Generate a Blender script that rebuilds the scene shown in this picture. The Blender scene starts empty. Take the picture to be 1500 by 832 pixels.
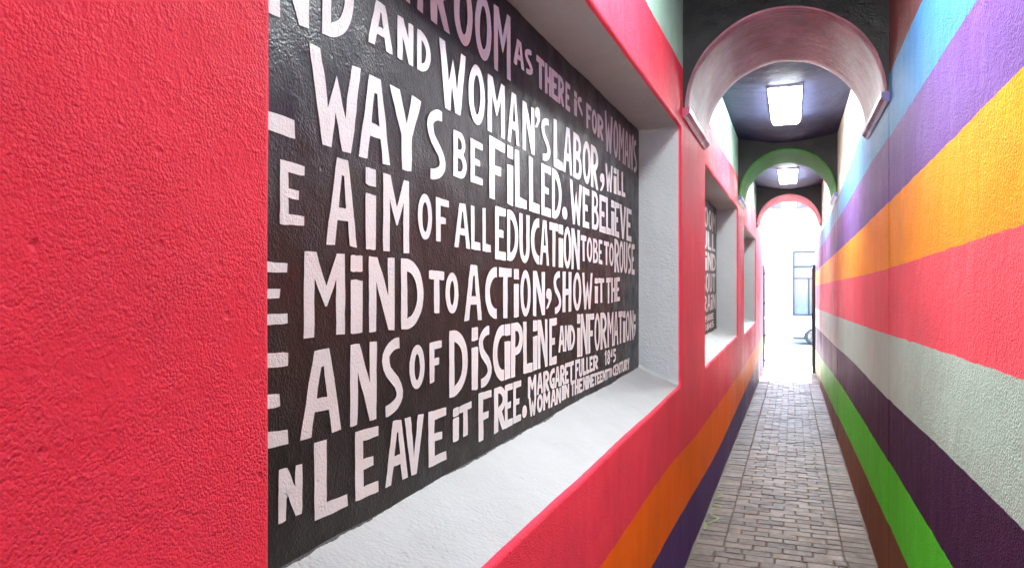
import bpy, bmesh, math, random
from mathutils import Vector, noise
from mathutils.geometry import tessellate_polygon

random.seed(7)
C = bpy.context.scene.collection
R = math.radians

# ------------------------------------------------------------------ camera, sky, sun, exposure
SC = bpy.context.scene
cam_d = bpy.data.cameras.new('camera')
cam = bpy.data.objects.new('camera', cam_d); C.objects.link(cam)
cam.location = (0.0, 0.0, 1.6)
cam.rotation_euler = (R(90), 0, math.atan(410 / 1083))
cam_d.sensor_width = 36.0
cam_d.lens = 36.0 * 1083 / 1500
cam_d.shift_y = -4 / 1500
cam_d.clip_start = 0.02
cam_d.clip_end = 600
SC.camera = cam

SUN_EL, SUN_AZ = 54.0, 2.0
world = bpy.data.worlds.new('World'); SC.world = world; world.use_nodes = True
wn = world.node_tree.nodes; wl = world.node_tree.links
bg = wn['Background']
sky = wn.new('ShaderNodeTexSky'); sky.sky_type = 'NISHITA'; sky.sun_disc = False
sky.sun_elevation = R(SUN_EL); sky.sun_rotation = R(SUN_AZ)
wl.new(sky.outputs[0], bg.inputs[0]); bg.inputs[1].default_value = 0.15
sun_d = bpy.data.lights.new('sun', 'SUN'); sun_d.energy = 5.0; sun_d.angle = R(0.5); sun_d.color = (1, .95, .88)
sun = bpy.data.objects.new('sun', sun_d); C.objects.link(sun)
to_sun = Vector((math.sin(R(SUN_AZ)) * math.cos(R(SUN_EL)), math.cos(R(SUN_AZ)) * math.cos(R(SUN_EL)), math.sin(R(SUN_EL))))
sun.rotation_euler = to_sun.to_track_quat('Z', 'Y').to_euler(); sun.location = (0, 20, 12)
SC.view_settings.view_transform = 'Standard'; SC.view_settings.look = 'None'
SC.view_settings.gamma = 1.0; SC.view_settings.use_curve_mapping = False
SC.view_settings.exposure = 4.4
LAMP = 4.3                      # radiance of the lit diffusers
SC.cycles.max_bounces = 10; SC.cycles.diffuse_bounces = 7
SC.cycles.use_denoising = True
SC.cycles.sample_clamp_indirect = 6.0

# ------------------------------------------------------------------ measures of the passage (metres)
XL, XR, XP = -0.56, 0.456, -0.79          # left wall face, right wall face, niche back
YA, YB = -2.2, 16.8                       # the passage's ends
def floor_z(y): return -0.0216 * (y - 4.1)

# ------------------------------------------------------------------ object helpers
def tag(o, label=None, cat=None, group=None, kind=None):
    if label: o['label'] = label
    if cat: o['category'] = cat
    if group: o['group'] = group
    if kind: o['kind'] = kind
    return o
def empty(name, loc, label, cat, group=None):
    o = bpy.data.objects.new(name, None); C.objects.link(o); o.location = loc
    o.empty_display_size = .1
    return tag(o, label, cat, group)
def obj(name, verts, faces, mat, parent=None, smooth=False, origin=None):
    me = bpy.data.meshes.new(name)
    if parent is not None and origin is None: origin = world_loc(parent)
    if origin is not None:
        ox, oy, oz = origin
        verts = [(v[0]-ox, v[1]-oy, v[2]-oz) for v in verts]
    me.from_pydata([tuple(v) for v in verts], [], faces); me.update()
    for m in (mat if isinstance(mat, (list, tuple)) else [mat]): me.materials.append(m)
    if smooth:
        for p in me.polygons: p.use_smooth = True
    o = bpy.data.objects.new(name, me); C.objects.link(o)
    if parent is not None: o.parent = parent
    if origin is not None and parent is None: o.location = origin
    return o
def world_loc(o):
    p = Vector((0, 0, 0))
    while o is not None:
        p += o.location; o = o.parent
    return p
class MB:
    """collects simple solids in world coordinates"""
    def __init__(s): s.v = []; s.f = []
    def add(s, vs, fs):
        n = len(s.v); s.v += [tuple(v) for v in vs]; s.f += [tuple(i + n for i in f) for f in fs]; return s
    def box(s, a, b, bev=0.0):
        x0, y0, z0 = a; x1, y1, z1 = b
        if bev <= 0:
            return s.add([(x0,y0,z0),(x1,y0,z0),(x1,y1,z0),(x0,y1,z0),(x0,y0,z1),(x1,y0,z1),(x1,y1,z1),(x0,y1,z1)],
                         [(3,2,1,0),(4,5,6,7),(0,1,5,4),(1,2,6,5),(2,3,7,6),(3,0,4,7)])
        bm = bmesh.new()
        vs = [bm.verts.new(p) for p in [(x0,y0,z0),(x1,y0,z0),(x1,y1,z0),(x0,y1,z0),(x0,y0,z1),(x1,y0,z1),(x1,y1,z1),(x0,y1,z1)]]
        for f in [(3,2,1,0),(4,5,6,7),(0,1,5,4),(1,2,6,5),(2,3,7,6),(3,0,4,7)]: bm.faces.new([vs[i] for i in f])
        bmesh.ops.bevel(bm, geom=bm.edges[:], offset=bev, segments=2, affect='EDGES')
        bm.verts.index_update()
        r = s.add([v.co for v in bm.verts], [[v.index for v in f.verts] for f in bm.faces]); bm.free(); return r
    def tube(s, p, q, r, n=10):
        p, q = Vector(p), Vector(q); d = (q - p).normalized()
        a = d.orthogonal().normalized(); b = d.cross(a)
        vs = []
        for c in (p, q):
            for i in range(n):
                t = 2 * math.pi * i / n; vs.append(c + a * math.cos(t) * r + b * math.sin(t) * r)
        fs = [(i, (i+1) % n, n + (i+1) % n, n + i) for i in range(n)] + [tuple(range(n-1, -1, -1)), tuple(range(n, 2*n))]
        return s.add(vs, fs)
    def lathe(s, c, axis, prof, n=32):
        """prof: (distance along axis, radius)"""
        c = Vector(c); d = Vector(axis).normalized(); a = d.orthogonal().normalized(); b = d.cross(a)
        vs = []; fs = []
        for h, r in prof:
            for i in range(n):
                t = 2 * math.pi * i / n; vs.append(c + d * h + (a * math.cos(t) + b * math.sin(t)) * r)
        for k in range(len(prof) - 1):
            for i in range(n):
                fs.append((k*n+i, k*n+(i+1) % n, (k+1)*n+(i+1) % n, (k+1)*n+i))
        return s.add(vs, fs)
    def build(s, name, mat, parent=None, smooth=False, origin=None):
        return obj(name, s.v, s.f, mat, parent, smooth, origin)

# ------------------------------------------------------------------ materials
def new_mat(name):
    m = bpy.data.materials.new(name); m.use_nodes = True
    nt = m.node_tree
    return m, nt, nt.nodes['Principled BSDF']
def N(nt, t, **kw):
    n = nt.nodes.new(t)
    for k, v in kw.items(): setattr(n, k, v)
    return n
def setin(nt, n, i, v):
    if hasattr(v, 'is_linked') or hasattr(v, 'links'): nt.links.new(v, n.inputs[i])
    else: n.inputs[i].default_value = v
def math_(nt, op, a, b=None, c=None, clamp=False):
    n = N(nt, 'ShaderNodeMath', operation=op, use_clamp=clamp); setin(nt, n, 0, a)
    if b is not None: setin(nt, n, 1, b)
    if c is not None: setin(nt, n, 2, c)
    return n.outputs[0]
def mix(nt, fac, a, b):
    n = N(nt, 'ShaderNodeMix', data_type='RGBA'); setin(nt, n, 0, fac); setin(nt, n, 6, col(a)); setin(nt, n, 7, col(b)); return n.outputs[2]
def col(c):
    return (*c, 1.0) if isinstance(c, tuple) and len(c) == 3 else c
def pos(nt):
    return N(nt, 'ShaderNodeNewGeometry').outputs['Position']
def mapped(nt, p, scale):
    n = N(nt, 'ShaderNodeMapping'); nt.links.new(p, n.inputs[0]); n.inputs['Scale'].default_value = scale; return n.outputs[0]
def tex(nt, p, scale, detail=3, rough=.55, distort=0.0):
    n = N(nt, 'ShaderNodeTexNoise'); nt.links.new(p, n.inputs['Vector'])
    n.inputs['Scale'].default_value = scale; n.inputs['Detail'].default_value = detail
    n.inputs['Roughness'].default_value = rough; n.inputs['Distortion'].default_value = distort
    return n.outputs[0]
def ramp(nt, v, a, b, lo=0.0, hi=1.0):
    n = N(nt, 'ShaderNodeMapRange'); setin(nt, n, 0, v); n.inputs[1].default_value = a; n.inputs[2].default_value = b
    n.inputs[3].default_value = lo; n.inputs[4].default_value = hi; return n.outputs[0]
def bump(nt, h, strength, dist, prev=None):
    n = N(nt, 'ShaderNodeBump'); n.inputs['Strength'].default_value = strength; n.inputs['Distance'].default_value = dist
    nt.links.new(h, n.inputs['Height'])
    if prev is not None: nt.links.new(prev, n.inputs['Normal'])
    return n.outputs[0]
def stucco_normal(nt, p, k=1.0, coarse=1.0, grain=400.0):
    """orange-peel render: round grains of a few millimetres, crowded in some areas, over a hand-trowelled coat"""
    wob = N(nt, 'ShaderNodeVectorMath', operation='ADD')
    nz = N(nt, 'ShaderNodeTexNoise'); nz.inputs['Scale'].default_value = grain * .5; nz.inputs['Detail'].default_value = 1; nt.links.new(p, nz.inputs['Vector'])
    sc_ = N(nt, 'ShaderNodeVectorMath', operation='SCALE'); nt.links.new(nz.outputs['Color'], sc_.inputs[0]); sc_.inputs['Scale'].default_value = .5 / grain
    nt.links.new(p, wob.inputs[0]); nt.links.new(sc_.outputs[0], wob.inputs[1]); q = wob.outputs[0]
    def grains(s, sm):
        v = N(nt, 'ShaderNodeTexVoronoi', feature='F1'); v.inputs['Scale'].default_value = s
        nt.links.new(q, v.inputs['Vector']); d = v.outputs['Distance']; return math_(nt, 'SUBTRACT', 1.0, math_(nt, 'MULTIPLY', d, math_(nt, 'ADD', math_(nt, 'MULTIPLY', d, .6), .4)))
    patch = ramp(nt, tex(nt, p, 8, 4, .65), .34, .66, .25, 1.15)
    h = math_(nt, 'MULTIPLY', math_(nt, 'ADD', math_(nt, 'MULTIPLY', grains(grain * .72, .35), 1.0), math_(nt, 'MULTIPLY', grains(grain * 1.35, .3), .5)), patch)
    h = math_(nt, 'ADD', h, math_(nt, 'MULTIPLY', ramp(nt, tex(nt, p, grain * .26, 1, .5), .55, .8), .5))        # odd larger lumps
    pv = N(nt, 'ShaderNodeTexVoronoi', feature='F1'); pv.inputs['Scale'].default_value = 13; nt.links.new(q, pv.inputs['Vector'])
    h = math_(nt, 'ADD', h, ramp(nt, pv.outputs['Distance'], .02, .075, -1.3, 0))                                   # small pits
    n1 = bump(nt, tex(nt, p, 4.5, 3, .5), .5 * coarse, .02)
    n2 = bump(nt, tex(nt, p, 20, 2, .5), .14 * coarse, .005, n1)
    return bump(nt, h, .74 * k, .0036, n2)
def streaks(nt, p):
    """roller and run marks: long vertical strokes"""
    return tex(nt, mapped(nt, p, (7, 7, 1.1)), 1.5, 6, .72, .8)
def grime(nt, p, c, amt=.25, dark=(.05, .04, .035)):
    """thin dirt: hands' height scuffs and patches, with a shape of its own"""
    g = ramp(nt, tex(nt, mapped(nt, p, (1, 1, .55)), 3.3, 6, .68), .56, .8, 0, amt)
    return mix(nt, g, c, dark)
def vary(nt, p, c, s=.16, scale=1.7):
    v = ramp(nt, tex(nt, p, scale, 5, .62), .25, .75, 1 - s, 1 + s)
    n = N(nt, 'ShaderNodeHueSaturation'); setin(nt, n, 'Color', col(c)); setin(nt, n, 'Value', v)
    return n.outputs[0]
def curve_of(nt, y, pts):
    n = N(nt, 'ShaderNodeFloatCurve')
    cu = n.mapping.curves[0]; n.mapping.use_clip = False
    P = [((a + 5) / 23, (b + 1) / 5) for a, b in pts]
    cu.points[0].location = P[0]; cu.points[1].location = P[-1]
    for q in P[1:-1]: cu.points.new(*q)
    n.mapping.update()
    setin(nt, n, 'Value', math_(nt, 'DIVIDE', math_(nt, 'ADD', y, 5.0), 23.0))
    return math_(nt, 'SUBTRACT', math_(nt, 'MULTIPLY', n.outputs[0], 5.0), 1.0)
def striped(name, base, bands, k=1.0, grain=400.):
    """bands: list of (boundary points (y, z), colour above it), from the floor up"""
    m, nt, b = new_mat(name); p = pos(nt)
    sx = N(nt, 'ShaderNodeSeparateXYZ'); nt.links.new(p, sx.inputs[0]); y, z = sx.outputs[1], sx.outputs[2]
    wob = ramp(nt, tex(nt, p, 7, 3, .6), 0, 1, -.007, .007)
    wob2 = ramp(nt, tex(nt, p, 70, 2, .6), 0, 1, -.003, .003)
    zz = math_(nt, 'ADD', math_(nt, 'ADD', z, wob), wob2)
    c = col(base)
    for pts, cc in bands:
        f = math_(nt, 'GREATER_THAN', zz, curve_of(nt, y, pts))
        if isinstance(cc, list):                      # colour changes along the passage: (y, nearer colour, farther colour)
            cc = mix(nt, math_(nt, 'GREATER_THAN', y, cc[0]), cc[1], cc[2])
        c = mix(nt, f, c, cc)
    c = vary(nt, p, c, .13); st = streaks(nt, p)
          # chalky strokes in the paint
    c = grime(nt, p, c, .10)
    nt.links.new(c, b.inputs['Base Color'])
    gl = ramp(nt, y, 4.5, 9)                            # beyond the nearest arch the walls carry a glossier coat
    pa = ramp(nt, tex(nt, p, 1.3, 3, .6), .35, .65)
    g2 = math_(nt, 'MULTIPLY', gl, math_(nt, 'ADD', math_(nt, 'MULTIPLY', pa, .7), .3))
    nt.links.new(math_(nt, 'SUBTRACT', ramp(nt, st, .3, .7, .53, .69), math_(nt, 'MULTIPLY', g2, .16)), b.inputs['Roughness'])
    nt.links.new(ramp(nt, g2, 0, 1, .10, .40), b.inputs['Specular IOR Level'])
    n = stucco_normal(nt, p, k, 1.0, grain)
    n = bump(nt, math_(nt, 'MULTIPLY', st, g2), .10, .005, n)
    nt.links.new(n, b.inputs['Normal'])
    return m
def plaster(name, c, rough=.6, k=1.0, s=.08, dirt=.12, grain=400., coarse=1.0, spec=.35):
    m, nt, b = new_mat(name); p = pos(nt)
    cc = grime(nt, p, vary(nt, p, c, s), dirt, (.16, .14, .13))
    nt.links.new(cc, b.inputs['Base Color'])
    nt.links.new(ramp(nt, tex(nt, p, 11, 4, .6), .3, .7, rough - .1, rough + .1), b.inputs['Roughness'])
    b.inputs['Specular IOR Level'].default_value = spec
    nt.links.new(stucco_normal(nt, p, k, coarse, grain), b.inputs['Normal'])
    return m
def simple(name, c, rough=.5, metal=0.0, s=.06, spec=.5):
    m, nt, b = new_mat(name); p = pos(nt)
    nt.links.new(vary(nt, p, c, s, 6), b.inputs['Base Color'])
    nt.links.new(ramp(nt, tex(nt, p, 30, 3, .6), .3, .7, max(.02, rough - .07), rough + .07), b.inputs['Roughness'])
    b.inputs['Metallic'].default_value = metal; b.inputs['Specular IOR Level'].default_value = spec
    return m
def glow(name, c, strength):
    m, nt, b = new_mat(name); b.inputs['Base Color'].default_value = (.8, .8, .8, 1)
    b.inputs['Emission Color'].default_value = (*c, 1); b.inputs['Emission Strength'].default_value = strength
    return m
def glossy_soffit(name, c, c2, spec=.12):
    """gloss paint brushed along the curve of the arch: streaks follow the bend"""
    m, nt, b = new_mat(name); p = pos(nt)
    a = mapped(nt, p, (2.2, 60, 2.2)); st = tex(nt, a, 1.0, 5, .65)
    pat = tex(nt, p, 4, 5, .65)
    f = ramp(nt, math_(nt, 'ADD', math_(nt, 'MULTIPLY', st, .5), math_(nt, 'MULTIPLY', pat, .5)), .38, .64)
    nt.links.new(mix(nt, f, c, c2), b.inputs['Base Color'])
    nt.links.new(ramp(nt, st, .3, .7, .46, .72), b.inputs['Roughness'])
    b.inputs['Specular IOR Level'].default_value = spec
    n = bump(nt, st, .5, .006); n = bump(nt, tex(nt, p, 120, 3, .6), .5, .003, n)
    nt.links.new(bump(nt, tex(nt, p, 9, 3), .35, .012, n), b.inputs['Normal'])
    return m

RED = (.86, .045, .085)
m_left = striped('left_wall_paint', (.095, .034, .165), [
    ([(-5, .50), (1, .42), (3.5, .37), (4.2, .335), (6.1, .24), (7.8, .22), (10.6, .20), (14, .20), (17, .20)], (.98, .145, .0)),
    ([(-5, .80), (1, .75), (2.2, .71), (3.6, .70), (4.6, .645), (6.0, .605), (8.2, .56), (11, .53), (14, .50), (17, .48)], RED),
    ([(-5, 2.74), (3, 2.747), (4.1, 2.765), (5.5, 2.735), (8.5, 2.76), (17, 2.74)], (.42, .66, .52)),
], 1.0, 420.)
m_right = striped('right_wall_paint', (.17, .058, .022), [
    ([(-5, .56), (2, .47), (3.6, .40), (4.2, .38), (5.5, .32), (7.6, .225), (9.6, .12), (12.7, -.03), (17, -.2)], (.09, .62, .025)),
    ([(-5, .86), (1, .76), (2.55, .736), (3.2, .72), (4.04, .70), (5.76, .645), (8.5, .55), (12.7, .35), (17, .18)], (.048, .0115, .05)),
    ([(-5, 1.25), (1.8, 1.079), (2.8, 1.053), (3.8, 1.018), (4.84, .992), (6.74, .95), (8.86, .88), (12.7, .775), (17, .66)], (.43, .57, .48)),
    ([(-5, 1.52), (1.83, 1.393), (2.7, 1.372), (4.84, 1.314), (9.6, 1.20), (12.7, 1.13), (17, 1.04)], (.88, .085, .115)),
    ([(-5, 1.86), (1.83, 1.72), (2.46, 1.705), (3.5, 1.68), (4.84, 1.652), (8.86, 1.605), (17, 1.50)], (.95, .31, .002)),
    ([(-5, 2.16), (1.83, 2.053), (2.25, 2.04), (3.2, 2.017), (4.84, 1.98), (8.24, 1.92), (13.3, 1.84), (17, 1.78)], (.165, .075, .30)),
    ([(-5, 2.38), (2.25, 2.339), (2.9, 2.333), (4.04, 2.32), (5.26, 2.32), (8.24, 2.26), (12.7, 2.185), (17, 2.12)], (.07, .25, .53)),
    ([(-5, 2.65), (3.1, 2.646), (3.8, 2.638), (6.0, 2.62), (8.24, 2.50), (12.7, 2.42), (17, 2.38)], [4.6, (.17, .06, .06), (.70, .64, .54)]),
], 1.35, 230.)
m_panel = plaster('dark_mural_paint', (.0145, .0100, .0108), .40, .45, .2, .0, 260., .8, .42)
m_letter = plaster('white_lettering_paint', (.70, .685, .685), .55, .45, .05, .05, 260., .8)
m_reveal = plaster('grey_white_plaster', (.38, .39, .395), .65, .9, .06, .10, 110., 1.3)
m_sill = plaster('white_sill_plaster', (.38, .395, .39), .6, 1.3, .07, .22, 150., 1.6)
def sill_overlap(m):
    nt = m.node_tree; b = nt.nodes['Principled BSDF']; p = pos(nt)
    sx = N(nt, 'ShaderNodeSeparateXYZ'); nt.links.new(p, sx.inputs[0])
    e = math_(nt, 'ADD', ramp(nt, tex(nt, p, 3, 4, .65), .35, .7, XP - .002, XP + .008), ramp(nt, tex(nt, p, 60, 2), .3, .7, -.0007, .0007))
    src = b.inputs['Base Color'].links[0].from_socket
    nt.links.new(mix(nt, math_(nt, 'LESS_THAN', sx.outputs[0], e), src, (.045, .04, .04)), b.inputs['Base Color'])
sill_overlap(m_sill)
m_black = plaster('black_plaster', (.009, .0085, .009), .55, .6, .2, .0, 110., 1.0)
m_ceil = plaster('dark_ceiling_paint', (.043, .048, .105), .7, .4, .2, .0, 90., 1.4, .14)
m_arch = [glossy_soffit('maroon_soffit', (.17, .028, .045), (.50, .29, .36)),  # pale second colour paints glints of light into the maroon streaks
          glossy_soffit('green_soffit', (.025, .29, .008), (.05, .34, .035), .015),
          glossy_soffit('red_soffit', (.58, .13, .17), (.68, .40, .45), .02)]
m_imp = [simple('crimson_ledge', (.36, .035, .10), .4, 0, .2), simple('purple_ledge', (.10, .07, .22), .4, 0, .2), simple('blue_ledge', (.12, .20, .36), .4, 0, .2)]
m_lamp = glow('lit_diffuser', (.90, .98, 1.0), LAMP)
m_house = simple('white_lamp_housing', (.7, .7, .7), .4)
m_conc = plaster('pavement_concrete', (.44, .42, .40), .8, .5, .1, .2, 60.)
m_asph = plaster('pale_road', (.36, .36, .36), .85, .8, .15, .0, 60.)
m_steel = simple('dark_gate_paint', (.02, .022, .03), .4, .2)
m_white = plaster('white_house_paint', (.80, .80, .78), .7, .4, .05, .08, 60.)
m_mint = plaster('mint_house_paint', (.55, .74, .66), .7, .4, .05, .08, 60.)
m_teal = simple('teal_cornice_paint', (.10, .30, .32), .5)
m_trim = simple('white_trim_paint', (.78, .79, .80), .45)
m_door = simple('pale_door_paint', (.70, .73, .76), .45)
m_frame = simple('grey_frame_paint', (.012, .013, .017), .5)
m_glass = simple('dark_window_glass', (.13, .15, .20), .12, 0, .1, .4)
m_car = simple('white_car_paint', (.80, .80, .82), .15, 0, .02)
m_tyre = simple('black_tyre', (.02, .02, .022), .8)
m_rim = simple('grey_alloy', (.10, .105, .115), .35, .6)
m_dark = simple('dark_trim', (.02, .02, .022), .5)
m_lens = simple('headlight_lens', (.65, .68, .72), .08)
m_taill = simple('red_tail_lens', (.4, .015, .015), .15)
m_lime = simple('lime_marking', (.26, .29, .11), .8, 0, .5)

def brick_mat():
    m, nt, b = new_mat('worn_brick'); p = pos(nt)
    rnd = N(nt, 'ShaderNodeNewGeometry').outputs['Random Per Island']
    r = N(nt, 'ShaderNodeValToRGB'); nt.links.new(rnd, r.inputs[0])
    r.color_ramp.elements[0].color = (.10, .063, .043, 1); r.color_ramp.elements[1].color = (.21, .155, .115, 1)
    e = r.color_ramp.elements.new(.45); e.color = (.145, .10, .07, 1)
    c = vary(nt, p, r.outputs[0], .28, 9)
    c = mix(nt, ramp(nt, tex(nt, p, 16, 5, .7), .52, .75, 0, .45), c, (.28, .245, .22))     # worn, dusty faces
    c = grime(nt, p, c, .35, (.07, .055, .045))
    nt.links.new(c, b.inputs['Base Color'])
    nt.links.new(ramp(nt, tex(nt, p, 20, 4, .6), .3, .7, .38, .70), b.inputs['Roughness'])
    b.inputs['Specular IOR Level'].default_value = .36
    n = bump(nt, tex(nt, p, 14, 3, .6), .5, .006); n = bump(nt, tex(nt, p, 130, 4, .65), .6, .003, n)
    nt.links.new(n, b.inputs['Normal'])
    return m
m_brick = brick_mat()
m_mortar = plaster('mortar', (.135, .102, .077), .85, 1.0, .15, .1, 90.)

# ------------------------------------------------------------------ ground outside, street
obj('ground', [(-200, -150, -.95), (200, -150, -.95), (200, 220, -.95), (-200, 220, -.95)], [(0, 1, 2, 3)], m_conc)['kind'] = 'structure'
def slab(name, x0, x1, y0, y1, z0, z1, m, depth=.25, origin=None):
    vs = [(x0, y0, z0), (x1, y0, z0), (x1, y1, z1), (x0, y1, z1)] + [(x0, y0, z0-depth), (x1, y0, z0-depth), (x1, y1, z1-depth), (x0, y1, z1-depth)]
    o = obj(name, vs, [(0,1,2,3), (0,4,5,1), (1,5,6,2), (2,6,7,3), (3,7,4,0), (7,6,5,4)], m)
    o['kind'] = 'structure'; return o
slab('pavement', -30, 30, YB + .012, 19.2, -.290, -.315, m_conc)
slab('road', -60, 60, 19.23, 29.4, -.44, -.62, m_asph, .2)
slab('far_pavement', -30, 30, 29.43, 31.6, -.50, -.50, m_conc)
slab('yard', -30, 30, -30, YA - .012, .19, .19, m_conc)

# ------------------------------------------------------------------ the brick floor of the passage
def brick_floor():
    v = []; f = []
    def brick(x0, x1, y0, y1):
        g = .0027; x0 += g; x1 -= g; y0 += g; y1 -= g
        j = lambda a: random.uniform(-a, a)
        x0 += j(.0018); x1 += j(.0018); y0 += j(.0022); y1 += j(.0022)
        h = j(.0026); tx = j(.0035); ty = j(.0035); bv = .0045
        n = len(v)
        for (ins, dz) in ((0, -.012), (0, -.0045), (bv, 0)):
            for (x, y, sx, sy) in ((x0, y0, 1, 1), (x1, y0, -1, 1), (x1, y1, -1, -1), (x0, y1, 1, -1)):
                k = random.uniform(.7, 1.4) if ins else 1
                v.append((x + sx * ins * k, y + sy * ins * k, floor_z(y) + h + dz + tx * (1 if x == x1 else -1) * .5 + ty * (1 if y == y1 else -1) * .5))
        for a in (0, 4):
            for i in range(4): f.append((n+a+i, n+a+(i+1) % 4, n+a+4+(i+1) % 4, n+a+4+i))
        f.append((n+8, n+9, n+10, n+11))
    bw = .17; p0 = .098
    y = YA; row = 0
    while y < YB - .1:
        pitch = p0 + random.uniform(-.006, .006)
        off = random.uniform(-.012, .012)
        ins = random.uniform(-.01, .01) if y > 4.6 else random.uniform(-.05, .05)
        a, b_ = XL + bw + (ins if y < 4.6 else 0), XR - bw + (ins if y < 4.6 else 0)
        brick(XL - .01, a, y, y + pitch); brick(b_, XR + .01, y, y + pitch)
        w = (b_ - a) / 4
        if row % 2 == 0:
            for k in range(4): brick(a + k*w, a + (k+1)*w, y, y + pitch)
        else:
            xs = [a, a + w*.5 + off, a + w*1.5 + off, a + w*2.5 + off, a + w*3.5 + off, b_]
            for k in range(5): brick(xs[k], xs[k+1], y, y + pitch)
        y += pitch; row += 1
    obj('brick_floor', v, f, m_brick)['kind'] = 'structure'
    x0, x1 = XL - .02, XR + .02
    obj('mortar_bed', [(x0, YA, floor_z(YA) - .0055), (x1, YA, floor_z(YA) - .0055), (x1, YB, floor_z(YB) - .0055), (x0, YB, floor_z(YB) - .0055)], [(0, 1, 2, 3)], m_mortar)['kind'] = 'structure'
brick_floor()
def wall_foot(xw, sg):
    v = []; f = []; y = YA; k = 0
    while y < YB:
        w = .006 + .022 * max(0, noise.noise(Vector((y * 3.1, xw * 9, 1))) + .35) + .006 * noise.noise(Vector((y * 17, xw, 4)))
        h = .004 + .016 * max(0, noise.noise(Vector((y * 2.3, xw * 5, 8))) + .3)
        fz = floor_z(y)
        v += [(xw - sg * .004, y, fz + h), (xw + sg * w * .35, y, fz + h * .5), (xw + sg * w, y, fz - .004)]
        if k: f += [(3*k-3, 3*k-2, 3*k+1, 3*k), (3*k-2, 3*k-1, 3*k+2, 3*k+1)]
        y += .035; k += 1
    obj('mortar_fillet', v, f, m_fillet, None, True)['kind'] = 'structure'
m_fillet = plaster('sandy_mortar', (.21, .175, .145), .85, 1.0, .2, .2, 120.)
wall_foot(XL, 1); wall_foot(XR, -1)

# ------------------------------------------------------------------ left wall with three niches
NICHES = [(0.70, 4.06, 1.037, 1.125, 2.43), (5.25, 8.55, 1.0, 1.075, 2.41), (9.70, 12.87, .925, .99, 2.31)]
def wob(y, z, s, a): return noise.noise(Vector((y * s, z * s, 3.7))) * a
def outline(n, k, e=0.0):
    """closed loop of (y, z, part) round the niche opening; k = 0 at the wall face, 1 at the back; e = outward offset"""
    y0, y1, zf, zb, zt = n
    z0 = zf + (zb - zf) * k - e; y0 -= e; y1 += e; z1 = zt + e
    rc = .022 + e; pts = []
    def seg(a, b, part, st=.05):
        m = max(2, int(round(math.dist(a, b) / st)))
        for i in range(m): t = i / m; pts.append((a[0] + (b[0]-a[0])*t, a[1] + (b[1]-a[1])*t, part))
    def arc(c, r, t0, t1, part, m=5):
        for i in range(m): t = R(t0 + (t1 - t0) * i / m); pts.append((c[0] + r*math.cos(t), c[1] + r*math.sin(t), part))
    seg((y0 + rc, z0), (y1 - rc, z0), 0); arc((y1 - rc, z0 + rc), rc, 270, 360, 0)
    seg((y1, z0 + rc), (y1, z1 - rc), 1); arc((y1 - rc, z1 - rc), rc, 0, 90, 1)
    seg((y1 - rc, z1), (y0 + rc, z1), 1); arc((y0 + rc, z1 - rc), rc, 90, 180, 1)
    seg((y0, z1 - rc), (y0, z0 + rc), 1); arc((y0 + rc, z0 + rc), rc, 180, 270, 0)
    return [(y + wob(y, z, 3.1, .0025) + wob(y + 9, z, 11, .002), z + wob(y + 4, z, 2.7, .003) + wob(y, z + 7, 12, .0025), q) for y, z, q in pts]
def fix_outline(n, k, e):
    # keep the same number of points at every depth
    base = outline(n, 0, 0.0); cur = outline(n, k, e)
    return cur if len(cur) == len(base) else None

def outline_k(n, k, e):
    y0, y1, zf, zb, zt = n
    b = outline(n, 0, 0.0); c0 = ((y0 + y1) / 2, (zf + zt) / 2)
    out = []
    for (y, z, q) in b:
        t = max(0.0, min(1.0, (zt - z) / (zt - zf)))
        zz = z + (zb - zf) * k * t ** 1.0
        # outward offset by side
        dy = 0.0; dz = 0.0
        if y < y0 + .024: dy = -e * min(1, (y0 + .024 - y) / .018)
        if y > y1 - .024: dy = e * min(1, (y - y1 + .024) / .018)
        if z < zf + .024: dz = -e * min(1, (zf + .024 - z) / .018)
        if z > zt - .024: dz = e * min(1, (z - zt + .024) / .018)
        out.append((y + dy, zz + dz, q))
    return out

wall_l = empty('wall', (XL, 5.9, 0), 'red rough plaster wall with deep niches and orange and purple bands at its foot', 'wall')
RIM = .014
def left_wall():
    polys = [[Vector((YA, -.6, 0)), Vector((YB, -.6, 0)), Vector((YB, 3.4, 0)), Vector((YA, 3.4, 0))]]
    v = [(XL, p.x, p.y) for p in polys[0]]; rims = []
    for n in NICHES:
        o = outline_k(n, 0, RIM)
        rims.append((len(v), len(o))); v += [(XL, y, z) for y, z, q in o]
        polys.append([Vector((y, z, 0)) for y, z, q in o])
    f = [tuple(t) for t in tessellate_polygon(polys)]
    flat = len(f)
    for n, (s, m) in zip(NICHES, rims):
        prev = None
        for t in (0, 22, 45, 68, 90):
            ring = outline_k(n, 0, RIM * (1 - math.sin(R(t))))
            st = len(v); v += [(XL - RIM * (1 - math.cos(R(t))), y, z) for y, z, q in ring]
            if prev is not None:
                for i in range(m): f.append((prev + i, prev + (i+1) % m, st + (i+1) % m, st + i))
            prev = st
    smooth_end = len(f)
    b = len(v); xb = XL - .42
    v += [(XL, YA, -.6), (XL, YB, -.6), (XL, YB, 3.4), (XL, YA, 3.4), (xb, YA, -.6), (xb, YB, -.6), (xb, YB, 3.4), (xb, YA, 3.4)]
    f += [(b, b+4, b+7, b+3), (b+1, b+2, b+6, b+5), (b+3, b+7, b+6, b+2), (b+4, b+5, b+6, b+7)]
    o = obj('wall_face', v, f, m_left, wall_l)
    for i, p in enumerate(o.data.polygons): p.use_smooth = flat <= i < smooth_end
left_wall()
niche_words = ['nearest', 'middle', 'farthest']
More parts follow.
